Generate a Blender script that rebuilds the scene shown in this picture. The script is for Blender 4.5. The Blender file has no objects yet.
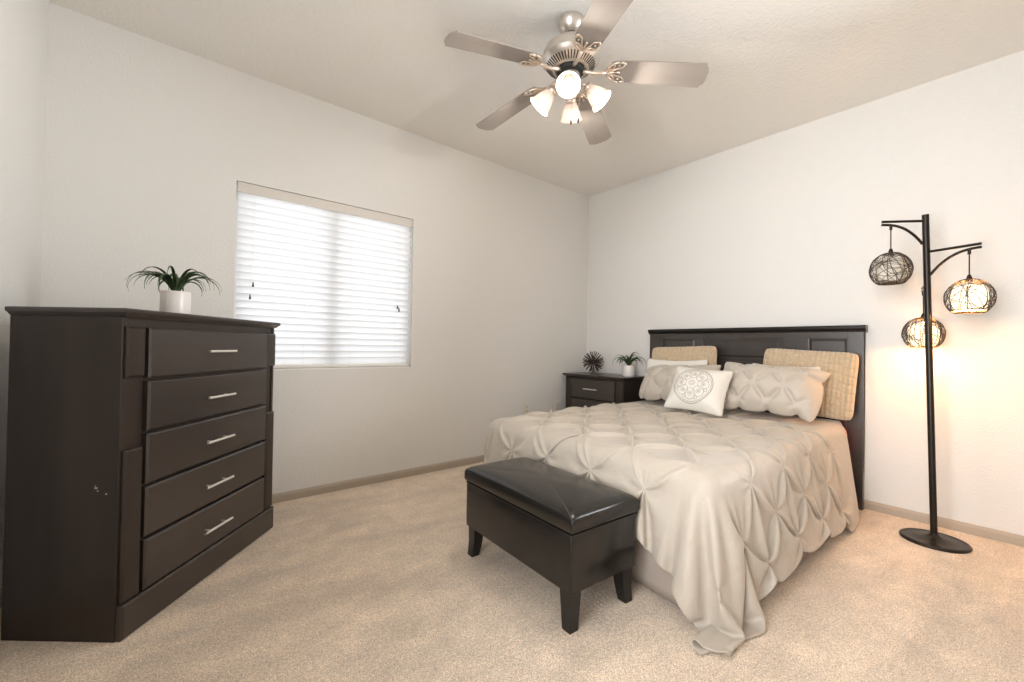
import bpy, bmesh, math, random
import numpy as np
from mathutils import Vector, Matrix, Quaternion

random.seed(7)
sc = bpy.context.scene
C = sc.collection
PI = math.pi

# ------------------------------------------------------------------ camera
cam_data = bpy.data.cameras.new('camera')
cam_data.sensor_width = 36.0
cam_data.sensor_fit = 'HORIZONTAL'
cam_data.lens = 421.6 * 36.0 / 1024.0
cam_data.clip_start = 0.02
cam = bpy.data.objects.new('camera', cam_data)
C.objects.link(cam)
yaw, pitch, roll = 0.8826, 0.0113, 0.0164
d = Vector((math.cos(pitch) * math.cos(yaw), math.cos(pitch) * math.sin(yaw), math.sin(pitch)))
r = Vector((math.sin(yaw), -math.cos(yaw), 0))
u = r.cross(d)
r2 = r * math.cos(roll) + u * math.sin(roll)
u2 = -r * math.sin(roll) + u * math.cos(roll)
cam.matrix_world = Matrix(((r2.x, u2.x, -d.x, -3.647), (r2.y, u2.y, -d.y, -3.116), (r2.z, u2.z, -d.z, 1.052), (0, 0, 0, 1)))
sc.camera = cam

# ------------------------------------------------------------------ world, exposure, large lights
world = bpy.data.worlds.new('world')
sc.world = world
world.use_nodes = True
bg = world.node_tree.nodes['Background']
bg.inputs['Color'].default_value = (0.90, 0.95, 1.0, 1)
bg.inputs['Strength'].default_value = 0.9
sc.view_settings.view_transform = 'Standard'
sc.view_settings.look = 'None'
sc.view_settings.gamma = 1.0
sc.view_settings.use_curve_mapping = False
sc.view_settings.exposure = 0.18
sc.cycles.use_denoising = True
sc.cycles.max_bounces = 10
sc.cycles.diffuse_bounces = 6
sc.cycles.transmission_bounces = 8
sc.cycles.transparent_max_bounces = 12
sc.cycles.sample_clamp_indirect = 8.0
sc.cycles.caustics_reflective = False
sc.cycles.caustics_refractive = False


def light(name, kind, loc, energy, color, size=None, size_y=None, rot=None, spread=None):
    l = bpy.data.lights.new(name, kind)
    l.energy = energy
    l.color = color
    if kind == 'AREA':
        l.shape = 'RECTANGLE'
        l.size = size
        l.size_y = size_y
        if spread:
            l.spread = spread
    elif size:
        l.shadow_soft_size = size
    o = bpy.data.objects.new(name, l)
    C.objects.link(o)
    o.location = loc
    if rot:
        o.rotation_euler = rot
    return o


# daylight outside the blinds, shining in
light('daylight_outside_window', 'AREA', (-2.73, 0.75, 1.55), 17, (0.96, 0.98, 1.0), 1.7, 1.5, (math.radians(-90), 0, 0))
# two added soft fill lights out of view; the walls have no opening there
light('added_fill_side', 'AREA', (-4.10, -2.75, 1.45), 39, (0.94, 0.965, 1.0), 1.3, 2.1, (math.radians(90), 0, math.radians(-90)), math.radians(105))
light('added_fill_front', 'AREA', (-1.0, -3.30, 1.6), 16, (0.94, 0.97, 1.0), 0.9, 1.8, (math.radians(96), 0, math.radians(48)), math.radians(75))  # second added fill, turned towards the left wall

# ------------------------------------------------------------------ materials
MATS = {}


def mat(name, color, rough=0.6, metal=0.0, noise=None, bump=None, emit=None, sheen=0.0, coat=0.0, spec=None, stretch=None, translucent=None):
    """noise=(scale, amount) mottles the colour, bump=(scale, strength, distance)"""
    if name in MATS:
        return MATS[name]
    m = bpy.data.materials.new(name)
    m.use_nodes = True
    nt = m.node_tree
    b = nt.nodes['Principled BSDF']
    b.inputs['Base Color'].default_value = (*color, 1)
    b.inputs['Roughness'].default_value = rough
    b.inputs['Metallic'].default_value = metal
    if sheen:
        b.inputs['Sheen Weight'].default_value = sheen
    if coat:
        b.inputs['Coat Weight'].default_value = coat
        b.inputs['Coat Roughness'].default_value = 0.15
    if spec is not None:
        b.inputs['Specular IOR Level'].default_value = spec
    tc = nt.nodes.new('ShaderNodeTexCoord')
    mp = nt.nodes.new('ShaderNodeMapping')
    nt.links.new(tc.outputs['Object'], mp.inputs['Vector'])
    if stretch:
        mp.inputs['Scale'].default_value = stretch
    if noise:
        n = nt.nodes.new('ShaderNodeTexNoise')
        n.inputs['Scale'].default_value = noise[0]
        n.inputs['Detail'].default_value = 5
        nt.links.new(mp.outputs[0], n.inputs['Vector'])
        rp = nt.nodes.new('ShaderNodeMapRange')
        rp.inputs['From Min'].default_value = 0.3
        rp.inputs['From Max'].default_value = 0.7
        rp.inputs['To Min'].default_value = 1 - noise[1]
        rp.inputs['To Max'].default_value = 1 + noise[1]
        nt.links.new(n.outputs['Fac'], rp.inputs['Value'])
        mx = nt.nodes.new('ShaderNodeVectorMath')
        mx.operation = 'SCALE'
        mx.inputs[0].default_value = color
        nt.links.new(rp.outputs[0], mx.inputs['Scale'])
        nt.links.new(mx.outputs[0], b.inputs['Base Color'])
    if bump:
        n2 = nt.nodes.new('ShaderNodeTexNoise')
        n2.inputs['Scale'].default_value = bump[0]
        n2.inputs['Detail'].default_value = 4
        nt.links.new(mp.outputs[0], n2.inputs['Vector'])
        bp = nt.nodes.new('ShaderNodeBump')
        bp.inputs['Strength'].default_value = bump[1]
        bp.inputs['Distance'].default_value = bump[2]
        nt.links.new(n2.outputs['Fac'], bp.inputs['Height'])
        nt.links.new(bp.outputs[0], b.inputs['Normal'])
    if emit:
        b.inputs['Emission Color'].default_value = (*emit[0], 1)
        b.inputs['Emission Strength'].default_value = emit[1]
    if translucent:
        t = nt.nodes.new('ShaderNodeBsdfTranslucent')
        t.inputs['Color'].default_value = (*translucent[0], 1)
        ms = nt.nodes.new('ShaderNodeMixShader')
        ms.inputs['Fac'].default_value = translucent[1]
        out = nt.nodes['Material Output']
        nt.links.new(b.outputs[0], ms.inputs[1])
        nt.links.new(t.outputs[0], ms.inputs[2])
        nt.links.new(ms.outputs[0], out.inputs['Surface'])
    MATS[name] = m
    return m


WALL = mat('wall_paint', (0.70, 0.683, 0.65), 0.85, bump=(85, 0.55, 0.004))
CEIL = mat('ceiling_paint', (0.80, 0.775, 0.73), 0.9, bump=(55, 0.7, 0.006))
BASE = mat('baseboard_paint', (0.40, 0.335, 0.265), 0.6)
WOOD = mat('espresso_wood', (0.031, 0.0225, 0.018), 0.33, spec=0.35, noise=(9, 0.22), stretch=(1, 1, 0.12), bump=(60, 0.06, 0.002))
WOOD_H = mat('espresso_wood_drawer', (0.034, 0.0255, 0.021), 0.29, spec=0.75, noise=(9, 0.2), stretch=(0.15, 1, 1), bump=(60, 0.06, 0.002))
NICKEL = mat('brushed_nickel', (0.88, 0.85, 0.80), 0.42, 0.85)
LEATHER = mat('black_leather', (0.010, 0.0085, 0.007), 0.2, bump=(120, 0.15, 0.002))
LEATHER_SEAM = mat('leather_seam', (0.10, 0.085, 0.065), 0.5)
BLACKWOOD = mat('black_lacquered_wood', (0.010, 0.009, 0.008), 0.3)
BLACK_METAL = mat('bronze_black_metal', (0.022, 0.017, 0.013), 0.34, 0.6)
COMF = mat('sand_comforter_fabric', (0.435, 0.38, 0.315), 0.55, bump=(24, 0.45, 0.010), sheen=0.25)
SHAM = mat('sand_sham_fabric', (0.47, 0.415, 0.35), 0.55, bump=(40, 0.3, 0.004), sheen=0.25)
SKIRT = mat('taupe_skirt_fabric', (0.36, 0.30, 0.25), 0.85, noise=(300, 0.05))
CORD = mat('ribbed_tan_fabric', (0.49, 0.375, 0.245), 0.85, noise=(60, 0.10), sheen=0.5)
WHITE_FAB = mat('white_cotton', (0.72, 0.69, 0.63), 0.8)
CORAL = mat('coral_sheet', (0.85, 0.13, 0.10), 0.8)
WHITE_PL = mat('white_plastic', (0.80, 0.78, 0.74), 0.4)
VINYL = mat('white_vinyl', (0.85, 0.85, 0.84), 0.4)
VALANCE = mat('valance_white', (0.62, 0.58, 0.53), 0.5)
SLAT = mat('blind_slat', (0.86, 0.86, 0.85), 0.5, translucent=((0.97, 0.98, 1.0), 0.5))
POT = mat('ceramic_white', (0.74, 0.70, 0.66), 0.28)
LEAF = mat('leaf_green', (0.035, 0.065, 0.022), 0.45, noise=(40, 0.45))
SOIL = mat('moss_soil', (0.05, 0.045, 0.02), 0.9)
BLADE = mat('blade_taupe', (0.29, 0.255, 0.225), 0.7, spec=0.25, noise=(14, 0.06), stretch=(0.1, 1, 1))
DARK = mat('dark_void', (0.012, 0.011, 0.010), 0.7)
SPIKE = mat('brown_spikes', (0.05, 0.03, 0.025), 0.4, 0.3)


def glass_mat():
    m = bpy.data.materials.new('window_glass')
    m.use_nodes = True
    nt = m.node_tree
    nt.nodes.remove(nt.nodes['Principled BSDF'])
    t = nt.nodes.new('ShaderNodeBsdfTransparent')
    g = nt.nodes.new('ShaderNodeBsdfGlossy')
    g.inputs['Roughness'].default_value = 0.02
    mx = nt.nodes.new('ShaderNodeMixShader')
    mx.inputs['Fac'].default_value = 0.06
    nt.links.new(t.outputs[0], mx.inputs[1])
    nt.links.new(g.outputs[0], mx.inputs[2])
    nt.links.new(mx.outputs[0], nt.nodes['Material Output'].inputs['Surface'])
    return m


GLASS = glass_mat()
CRYSTAL = mat('clear_glass', (0.95, 0.95, 0.95), 0.03)
CRYSTAL.node_tree.nodes['Principled BSDF'].inputs['Transmission Weight'].default_value = 0.9
FROST = mat('frosted_glass_shade', (0.70, 0.62, 0.57), 0.35, noise=(14, 0.08), emit=((1.0, 0.86, 0.78), 0.06), translucent=((0.9, 0.76, 0.66), 0.25))
BULB = mat('lit_bulb', (1, 1, 1), 0.4, emit=((1.0, 0.86, 0.66), 3.0))
LAMP_LIT = mat('lit_lamp_liner', (0.9, 0.8, 0.65), 0.8, emit=((1.0, 0.82, 0.55), 1.0))
LAMP_OFF = mat('unlit_lamp_liner', (0.88, 0.84, 0.76), 0.8, translucent=((0.9, 0.85, 0.75), 0.4))
WICKER = mat('dark_wicker', (0.055, 0.034, 0.018), 0.5)


def carpet_mat():
    m = bpy.data.materials.new('beige_carpet')
    m.use_nodes = True
    nt = m.node_tree
    b = nt.nodes['Principled BSDF']
    b.inputs['Roughness'].default_value = 0.95
    b.inputs['Specular IOR Level'].default_value = 0.1
    b.inputs['Sheen Weight'].default_value = 0.3
    tc = nt.nodes.new('ShaderNodeTexCoord')

    def nz(scale, detail, vec=None, dist=0.0):
        n = nt.nodes.new('ShaderNodeTexNoise')
        n.inputs['Scale'].default_value = scale
        n.inputs['Detail'].default_value = detail
        n.inputs['Distortion'].default_value = dist
        nt.links.new(vec or tc.outputs['Object'], n.inputs['Vector'])
        return n.outputs['Fac']

    def rng(v, a, b_, lo, hi):
        r_ = nt.nodes.new('ShaderNodeMapRange')
        r_.inputs['From Min'].default_value = a
        r_.inputs['From Max'].default_value = b_
        r_.inputs['To Min'].default_value = lo
        r_.inputs['To Max'].default_value = hi
        nt.links.new(v, r_.inputs['Value'])
        return r_.outputs[0]

    def mul(a, b_):
        n = nt.nodes.new('ShaderNodeMath')
        n.operation = 'MULTIPLY'
        nt.links.new(a, n.inputs[0])
        nt.links.new(b_, n.inputs[1])
        return n.outputs[0]

    mp = nt.nodes.new('ShaderNodeMapping')
    mp.inputs['Rotation'].default_value = (0, 0, 0.5)
    mp.inputs['Scale'].default_value = (1.0, 2.6, 1)
    nt.links.new(tc.outputs['Object'], mp.inputs['Vector'])
    f = mul(rng(nz(1.7, 3, mp.outputs[0], 0.6), 0.35, 0.65, 0.88, 1.11), rng(nz(9, 4, None, 0.4), 0.3, 0.7, 0.90, 1.09))
    f = mul(f, rng(nz(70, 3), 0.3, 0.7, 0.86, 1.14))
    f = mul(f, rng(nz(210, 2), 0.3, 0.7, 0.60, 1.40))
    s = nt.nodes.new('ShaderNodeVectorMath')
    s.operation = 'SCALE'
    s.inputs[0].default_value = (0.80, 0.65, 0.505)
    nt.links.new(f, s.inputs['Scale'])
    nt.links.new(s.outputs[0], b.inputs['Base Color'])
    ad = nt.nodes.new('ShaderNodeMath')
    ad.operation = 'ADD'
    nt.links.new(nz(230, 3), ad.inputs[0])
    nt.links.new(nz(60, 3), ad.inputs[1])
    bp = nt.nodes.new('ShaderNodeBump')
    bp.inputs['Strength'].default_value = 0.9
    bp.inputs['Distance'].default_value = 0.008
    nt.links.new(ad.outputs[0], bp.inputs['Height'])
    nt.links.new(bp.outputs[0], b.inputs['Normal'])
    return m


CARPET = carpet_mat()


# ------------------------------------------------------------------ mesh helpers
def link(name, me, m, parent=None, smooth=False, loc=None, rot=None):
    o = bpy.data.objects.new(name, me)
    C.objects.link(o)
    if m:
        me.materials.append(m)
    if smooth:
        me.polygons.foreach_set('use_smooth', [True] * len(me.polygons))
    if parent:
        o.parent = parent
    if loc:
        o.location = loc
    if rot:
        o.rotation_euler = rot
    return o


def obj(name, bm, m, parent=None, smooth=False, loc=None, rot=None, angle=None):
    me = bpy.data.meshes.new(name)
    bmesh.ops.recalc_face_normals(bm, faces=bm.faces[:])
    if angle is not None:
        for f in bm.faces:
            f.smooth = True
        for e in bm.edges:
            if len(e.link_faces) == 2 and e.calc_face_angle(0) > angle:
                e.smooth = False
    bm.to_mesh(me)
    bm.free()
    return link(name, me, m, parent, smooth, loc, rot)


def thing(name, label, cat, loc=(0, 0, 0), rotz=0, group=None):
    o = bpy.data.objects.new(name, None)
    o.empty_display_size = 0.1
    C.objects.link(o)
    o.location = loc
    o.rotation_euler = (0, 0, rotz)
    o['label'] = label
    o['category'] = cat
    if group:
        o['group'] = group
    return o


def tag(o, label, cat, group=None):
    o['label'] = label
    o['category'] = cat
    if group:
        o['group'] = group
    return o


def struct(o):
    o['kind'] = 'structure'
    return o


def merge(bm, tmp, M=None):
    me = bpy.data.meshes.new('tmp')
    tmp.to_mesh(me)
    tmp.free()
    if M is not None:
        me.transform(M)
    bm.from_mesh(me)
    bpy.data.meshes.remove(me)


def box(bm, x0, x1, y0, y1, z0, z1, bev=0.0, seg=2, M=None):
    t = bmesh.new()
    bmesh.ops.create_cube(t, size=1)
    for v in t.verts:
        v.co = Vector((x0 + (v.co.x + .5) * (x1 - x0), y0 + (v.co.y + .5) * (y1 - y0), z0 + (v.co.z + .5) * (z1 - z0)))
    if bev:
        bmesh.ops.bevel(t, geom=t.edges[:], offset=bev, segments=seg, affect='EDGES', profile=0.6)
    merge(bm, t, M)
    return bm


def frustum(bm, a, b, M=None):
    """a, b = rings of points with the same count, capped"""
    t = bmesh.new()
    va = [t.verts.new(p) for p in a]
    vb = [t.verts.new(p) for p in b]
    n = len(a)
    t.faces.new(va)
    t.faces.new(vb)
    for i in range(n):
        t.faces.new((va[i], va[(i + 1) % n], vb[(i + 1) % n], vb[i]))
    merge(bm, t, M)
    return bm


def loft(bm, rings, closed=True, cap=True, M=None):
    t = bmesh.new()
    R = [[t.verts.new(p) for p in ring] for ring in rings]
    n = len(rings[0])
    for k in range(len(R) - 1):
        for i in range(n if closed else n - 1):
            j = (i + 1) % n
            t.faces.new((R[k][i], R[k][j], R[k + 1][j], R[k + 1][i]))
    if cap and closed:
        t.faces.new(R[0])
        t.faces.new(R[-1])
    merge(bm, t, M)
    return bm


def tube(bm, pts, rad, seg=8, M=None, closed=False):
    pts = [Vector(p) for p in pts]
    n = len(pts)
    rads = rad if isinstance(rad, (list, tuple)) else [rad] * n
    rings = []
    ref = None
    for i, p in enumerate(pts):
        if closed:
            t = (pts[(i + 1) % n] - pts[i - 1]).normalized()
        else:
            t = (pts[min(i + 1, n - 1)] - pts[max(i - 1, 0)]).normalized()
        if ref is None:
            ref = Vector((0, 0, 1)) if abs(t.z) < 0.9 else Vector((1, 0, 0))
        a = t.cross(ref).normalized()
        b = a.cross(t).normalized()
        ref = b
        rings.append([p + (a * math.cos(2 * PI * k / seg) + b * math.sin(2 * PI * k / seg)) * rads[i] for k in range(seg)])
    if closed:
        rings.append(rings[0])
    return loft(bm, rings, cap=not closed, M=M)


def lathe(bm, prof, seg=32, M=None, cap=True):
    rings = [[Vector((r_ * math.cos(2 * PI * k / seg), r_ * math.sin(2 * PI * k / seg), z)) for k in range(seg)] for r_, z in prof]
    return loft(bm, rings, cap=cap, M=M)


def NB():
    return bmesh.new()


# ------------------------------------------------------------------ room shell
RX0, RX1, RY0, RY1, H = -4.132, 0.0, -3.50, 0.0, 2.74
WX0, WX1, WZ0, WZ1 = -3.323, -2.129, 0.864, 2.054
T = 0.16
b = NB(); box(b, RX0 - T, RX1 + T, RY0 - T, RY1 + T, -0.12, 0); struct(obj('floor', b, CARPET))
b = NB(); box(b, RX0 - T, RX1 + T, RY0 - T, RY1 + T, H, H + 0.12); struct(obj('ceiling', b, CEIL))


b = NB()
for q in ((RX0 - T, WX0, 0, H), (WX1, RX1 + T, 0, H), (WX0, WX1, 0, WZ0), (WX0, WX1, WZ1, H)):
    box(b, q[0], q[1], 0, T, q[2], q[3])
struct(obj('wall_back', b, WALL))
b = NB(); box(b, 0, T, RY0, 0, 0, H); struct(obj('wall_right', b, WALL))
b = NB(); box(b, RX0 - T, RX0, RY0, 0, 0, H); struct(obj('wall_left', b, WALL))
b = NB(); box(b, RX0 - T, RX1 + T, RY0 - T, RY0, 0, H); struct(obj('wall_front', b, WALL))


def baseboard(name, p0, p1, n):
    p0, p1, n = Vector(p0), Vector(p1), Vector(n)
    prof = [(0, 0), (0.012, 0), (0.012, 0.040), (0.008, 0.052), (0.003, 0.057), (0, 0.058)]
    b = NB()
    loft(b, [[p + n * a + Vector((0, 0, z)) for a, z in prof] for p in (p0, p1)])
    return struct(obj(name, b, BASE))


baseboard('baseboard_back', (RX0, 0, 0), (RX1, 0, 0), (0, -1, 0))
baseboard('baseboard_right', (0, RY0, 0), (0, -0.012, 0), (-1, 0, 0))
baseboard('baseboard_left', (RX0, RY0, 0), (RX0, -0.012, 0), (1, 0, 0))

# window: sliding vinyl window set deep in the opening
win = struct(bpy.data.objects.new('window_1', None)); C.objects.link(win); win.location = ((WX0 + WX1) / 2, 0.11, WZ0)
w2 = (WX1 - WX0) / 2
hh = WZ1 - WZ0
b = NB()
for q in ((-w2, -w2 + 0.05, 0, hh), (w2 - 0.05, w2, 0, hh), (-w2 + .05, w2 - .05, 0, 0.05), (-w2 + .05, w2 - .05, hh - 0.05, hh), (-0.04, 0.04, 0.05, hh - 0.05)):
    box(b, q[0], q[1], -0.03, 0.04, q[2], q[3], 0.004)
obj('window_frame', b, VINYL, win)
b = NB(); box(b, -w2 + .05, -.04, 0.0, 0.006, .05, hh - .05); box(b, .04, w2 - .05, 0.012, 0.018, .05, hh - .05); obj('window_pane', b, GLASS, win)
b = NB(); box(b, -w2, w2, -0.105, -0.03, 0.0, 0.012, 0.003); obj('window_sill', b, mat('sill_white', (0.8, 0.78, 0.74), 0.5), win)

# the blind
bl = thing('window_blind', 'white two-inch horizontal slat blind lowered over the window', 'window blind', ((WX0 + WX1) / 2, 0.03, WZ0))
b = NB(); box(b, -w2 + .004, w2 - .004, -0.028, -0.018, hh - 0.066, hh - 0.003, 0.003); obj('valance', b, VALANCE, bl)
b = NB(); box(b, -w2 + .01, w2 - .01, -0.014, 0.03, hh - 0.05, hh - 0.006, 0.003); obj('headrail', b, WHITE_PL, bl)
sp = 0.0452
nsl = 24
for k in range(nsl):
    z = hh - 0.085 - k * sp
    a = math.radians(-62)
    b = NB()
    ring = []
    for xx in (-w2 + 0.012, w2 - 0.012):
        row = []
        for j in range(7):
            s = -1 + 2 * j / 6
            row.append((s * 0.025, 0.0035 * (1 - s * s) + 0.0013))
        for j in range(6, -1, -1):
            s = -1 + 2 * j / 6
            row.append((s * 0.025, 0.0035 * (1 - s * s) - 0.0013))
        ring.append([Vector((xx, y * math.cos(a) - zz * math.sin(a), -y * math.sin(a) * -1 + zz * math.cos(a))) for y, zz in row])
    loft(b, ring)
    obj('slat', b, SLAT, bl, loc=(0, 0.0, z), angle=0.6)
zb = hh - 0.085 - nsl * sp + 0.008
b = NB(); box(b, -w2 + .012, w2 - .012, -0.025, 0.025, zb - 0.012, zb + 0.008, 0.003); obj('bottom_rail', b, WHITE_PL, bl)
for xx in (-0.49, -0.19, 0.12, 0.47):
    b = NB()
    for yy in (-0.016, 0.016):
        tube(b, [(xx, yy, zb), (xx, yy, hh - 0.05)], 0.0007, 5)
    obj('ladder_cord', b, WHITE_PL, bl)
DK = mat('dark_tassel', (0.06, 0.05, 0.045), 0.5)
for xx, zt in ((-0.497, 0.535), (-0.512, 0.455), (0.478, 0.46), (0.49, 0.44)):
    b = NB()
    tube(b, [(xx, -0.026, zt + 0.03), (xx, -0.026, hh - 0.06)], 0.0009, 5)
    c = obj('pull_cord', b, WHITE_PL, bl)
    b = NB()
    lathe(b, [(0.002, 0.032), (0.004, 0.024), (0.0065, 0.004), (0.005, 0)], 10, Matrix.Translation((xx, -0.028, zt)))
    obj('tassel', b, DK, c, smooth=True)

# wall outlets under the window wall
for i, (x, z, lab) in enumerate(((-0.892, 0.432, 'white wall outlet farther from the nightstand, by the foot of the bed'), (-0.462, 0.417, 'white wall outlet right beside the nightstand'))):
    t = thing('wall_outlet', lab, 'outlet', (x, 0, z), 0, 'wall outlets')
    b = NB(); box(b, -0.036, 0.036, -0.007, 0, -0.058, 0.058, 0.003); obj('cover_plate', b, mat('outlet_ivory', (0.72, 0.66, 0.57), 0.4), t)
    for zz in (-0.021, 0.021):
        b = NB(); box(b, -0.016, 0.016, -0.010, -0.006, zz - 0.014, zz + 0.014, 0.004)
        s = obj('socket', b, mat('outlet_ivory2', (0.66, 0.60, 0.51), 0.4), t)
        b = NB(); box(b, -0.008, -0.005, -0.0105, -0.0095, zz - 0.004, zz + 0.006); box(b, 0.005, 0.008, -0.0105, -0.0095, zz - 0.004, zz + 0.006)
        obj('slot', b, DARK, s)


# ------------------------------------------------------------------ espresso case furniture
def raised(bm, x0, x1, z0, z1, y0, y1, ch):
    """front block from y0 (back) to y1 (front, smaller) with a chamfered face"""
    ym = y1 + (ch if y1 < y0 else -ch)
    r0 = [(x0, y0, z0), (x1, y0, z0), (x1, y0, z1), (x0, y0, z1)]
    r1 = [(x0, ym, z0), (x1, ym, z0), (x1, ym, z1), (x0, ym, z1)]
    r2_ = [(x0 + ch, y1, z0 + ch), (x1 - ch, y1, z0 + ch), (x1 - ch, y1, z1 - ch), (x0 + ch, y1, z1 - ch)]
    loft(bm, [r0, r1, r2_])


def ogee_top(bm, x0, x1, y0, y1, z0, h):
    """slab with a stepped, rounded under-edge; (x0,y0) grows outwards on all sides but the back y1"""
    steps = [(0.018, 0.0), (0.012, 0.004), (0.008, 0.010), (0.002, 0.014), (0.0, 0.019), (0.0, h - 0.004), (0.003, h)]
    rings = []
    for o_, z in steps:
        rings.append([(x0 + o_, y0 + o_, z0 + z), (x1 - o_, y0 + o_, z0 + z), (x1 - o_, y1, z0 + z), (x0 + o_, y1, z0 + z)])
    loft(bm, rings)


def bar_handle(parent, x0, x1, y, z):
    b = NB()
    tube(b, [(x0, y - 0.028, z), (x1, y - 0.028, z)], 0.0055, 10)
    for xx in (x0 + 0.035, x1 - 0.035):
        tube(b, [(xx, y, z), (xx, y - 0.028, z)], 0.004, 8)
    return obj('handle', b, NICKEL, parent, angle=0.7)


dr = thing('chest_of_drawers', 'tall espresso brown wooden chest of five drawers standing against the window wall', 'dresser', (-3.764, -1.113, 0), math.radians(50.3))
W, D, HB = 0.935, 0.395, 1.131
b = NB()
box(b, 0, 0.018, 0.0, D, 0, HB, 0.0015)
box(b, W - 0.018, W, 0.0, D, 0, HB, 0.0015)
box(b, 0.018, W - 0.018, 0.006, D, 0.01, HB)
obj('body', b, WOOD, dr)
b = NB(); ogee_top(b, -0.014, W + 0.015, -0.026, D + 0.003, HB, 0.030); obj('top', b, WOOD_H, dr, angle=0.5)
b = NB(); raised(b, 0.004, W - 0.004, 0, 0.122, 0.004, -0.024, 0.007); obj('plinth', b, WOOD_H, dr)
for z0, z1, ul in ((0.918, 1.098, 'u'), (0.124, 0.660, 'l')):
    for x0, x1 in ((0.008, 0.082), (W - 0.082, W - 0.008)):
        b = NB(); raised(b, x0, x1, z0, z1, 0.008, -0.016, 0.007); obj('corner_block', b, WOOD, dr)
for i, (z0, z1) in enumerate(((0.910, 1.098), (0.714, 0.899), (0.518, 0.703), (0.322, 0.507), (0.126, 0.311))):
    b = NB(); raised(b, 0.094, W - 0.094, z0, z1, 0.008, -0.020, 0.007)
    dw = obj('drawer', b, WOOD_H, dr)
    bar_handle(dw, 0.366, 0.538, -0.019, (z0 + z1) / 2 - (0.004 if i else -0.002))
# small chips in the side panel
CHIP = mat('bare_wood_chip', (0.55, 0.48, 0.38), 0.8)
for (yy, zz, s) in ((0.076, 0.533, 0.005), (0.070, 0.523, 0.003), (0.040, 0.513, 0.0035), (0.079, 0.540, 0.002)):
    b = NB()
    box(b, -0.0006, 0.001, yy - s, yy + s, zz - s * .6, zz + s * .6)
    obj('paint_chip', b, CHIP, dr)

ns = thing('nightstand', 'espresso brown wooden nightstand in the far corner beside the bed', 'nightstand', (-0.41, -0.075, 0), math.radians(-90))
# local +x runs towards the bed (world -y), local -y faces the camera side (world -x)
W, D, HB = 0.715, 0.39, 0.750
b = NB()
box(b, 0, 0.016, 0, D, 0, HB, 0.0015); box(b, W - 0.016, W, 0, D, 0, HB, 0.0015); box(b, 0.016, W - 0.016, 0.006, D, 0.01, HB)
obj('body', b, WOOD, ns)
b = NB(); ogee_top(b, -0.024, W + 0.022, -0.030, D, HB, 0.028); obj('top', b, WOOD_H, ns, angle=0.5)
b = NB(); raised(b, 0.004, W - 0.004, 0, 0.11, 0.004, -0.020, 0.007); obj('plinth', b, WOOD_H, ns)
for x0, x1 in ((0.006, 0.078), (W - 0.080, W - 0.006)):
    b = NB(); raised(b, x0, x1, 0.114, 0.737, 0.008, -0.012, 0.008); obj('corner_block', b, WOOD, ns)
for z0, z1 in ((0.542, 0.737), (0.322, 0.532), (0.116, 0.312)):
    b = NB(); raised(b, 0.088, W - 0.092, z0, z1, 0.008, -0.014, 0.006)
    dw = obj('drawer', b, WOOD_H, ns)
    bar_handle(dw, 0.270, 0.439, -0.013, (z0 + z1) / 2)


# ------------------------------------------------------------------ plants and ornament
def air_plant(name, label, loc, pot_fn, n, L, seed, group=None, spread=1.0, thick=0.0032):
    t = thing(name, label, 'plant', loc, 0, group)
    zt = pot_fn(t)
    rnd = random.Random(seed)
    for k in range(n):
        az = 2 * PI * k / n + rnd.uniform(-0.25, 0.25)
        l = L * rnd.uniform(0.72, 1.12)
        el = math.radians(rnd.uniform(68, 90))
        curl = math.radians(rnd.uniform(140, 200)) * spread
        pts, rad = [], []
        x, z = 0.008, zt - 0.01
        N = 14
        for i in range(N + 1):
            f = i / N
            pts.append(Vector((x * math.cos(az), x * math.sin(az), z)))
            rad.append(max(0.0007, thick * (1 - f) ** 0.7 * (0.75 + 0.5 * math.sin(f * 3))))
            ang = el - curl * f ** 1.35
            x += l / N * math.cos(ang)
            z += l / N * math.sin(ang)
        b = NB()
        # a grooved blade: flattened tube
        rings = []
        side = Vector((-math.sin(az), math.cos(az), 0))
        for i, p_ in enumerate(pts):
            tn = (pts[min(i + 1, N)] - pts[max(i - 1, 0)]).normalized()
            up = tn.cross(side).normalized()
            w = rad[i] * 1.35
            h_ = rad[i] * 0.5
            rings.append([p_ + side * w + up * -h_, p_ + up * -0.1 * h_, p_ - side * w + up * -h_, p_ - side * w * .6 + up * h_, p_ + side * w * .6 + up * h_])
        loft(b, rings)
        obj('leaf', b, LEAF, t, smooth=True)
    return t


def round_pot(r_, h):
    def f(t):
        b = NB(); lathe(b, [(r_ * .97, 0), (r_, 0.004), (r_, h - 0.003), (r_ * .985, h), (r_ * .9, h), (r_ * .88, h - 0.02), (0.001, h - 0.02)], 40)
        obj('pot', b, POT, t, angle=0.6)
        b = NB(); lathe(b, [(r_ * .88, h - 0.018), (r_ * .5, h - 0.010), (0.001, h - 0.008)], 20); obj('soil', b, SOIL, t, smooth=True)
        return h
    return f


def square_pot(s, h):
    def f(t):
        b = NB(); box(b, -s, s, -s, s, 0, h, 0.012, 3)
        obj('pot', b, POT, t, angle=0.6)
        b = NB(); lathe(b, [(s * .8, h - 0.001), (s * .5, h + 0.004), (0.001, h + 0.005)], 20); obj('soil', b, SOIL, t, smooth=True)
        return h
    return f


air_plant('potted_air_plant', 'spiky green air plant in a white cylinder pot on the chest of drawers', (-3.614, -0.655, 1.161), round_pot(0.056, 0.112), 30, 0.235, 5, thick=0.0055)
air_plant('potted_air_plant', 'small green arching plant in a squat white pot on the nightstand', (-0.21, -0.705, 0.778), round_pot(0.058, 0.105), 24, 0.235, 9, thick=0.0075)

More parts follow.
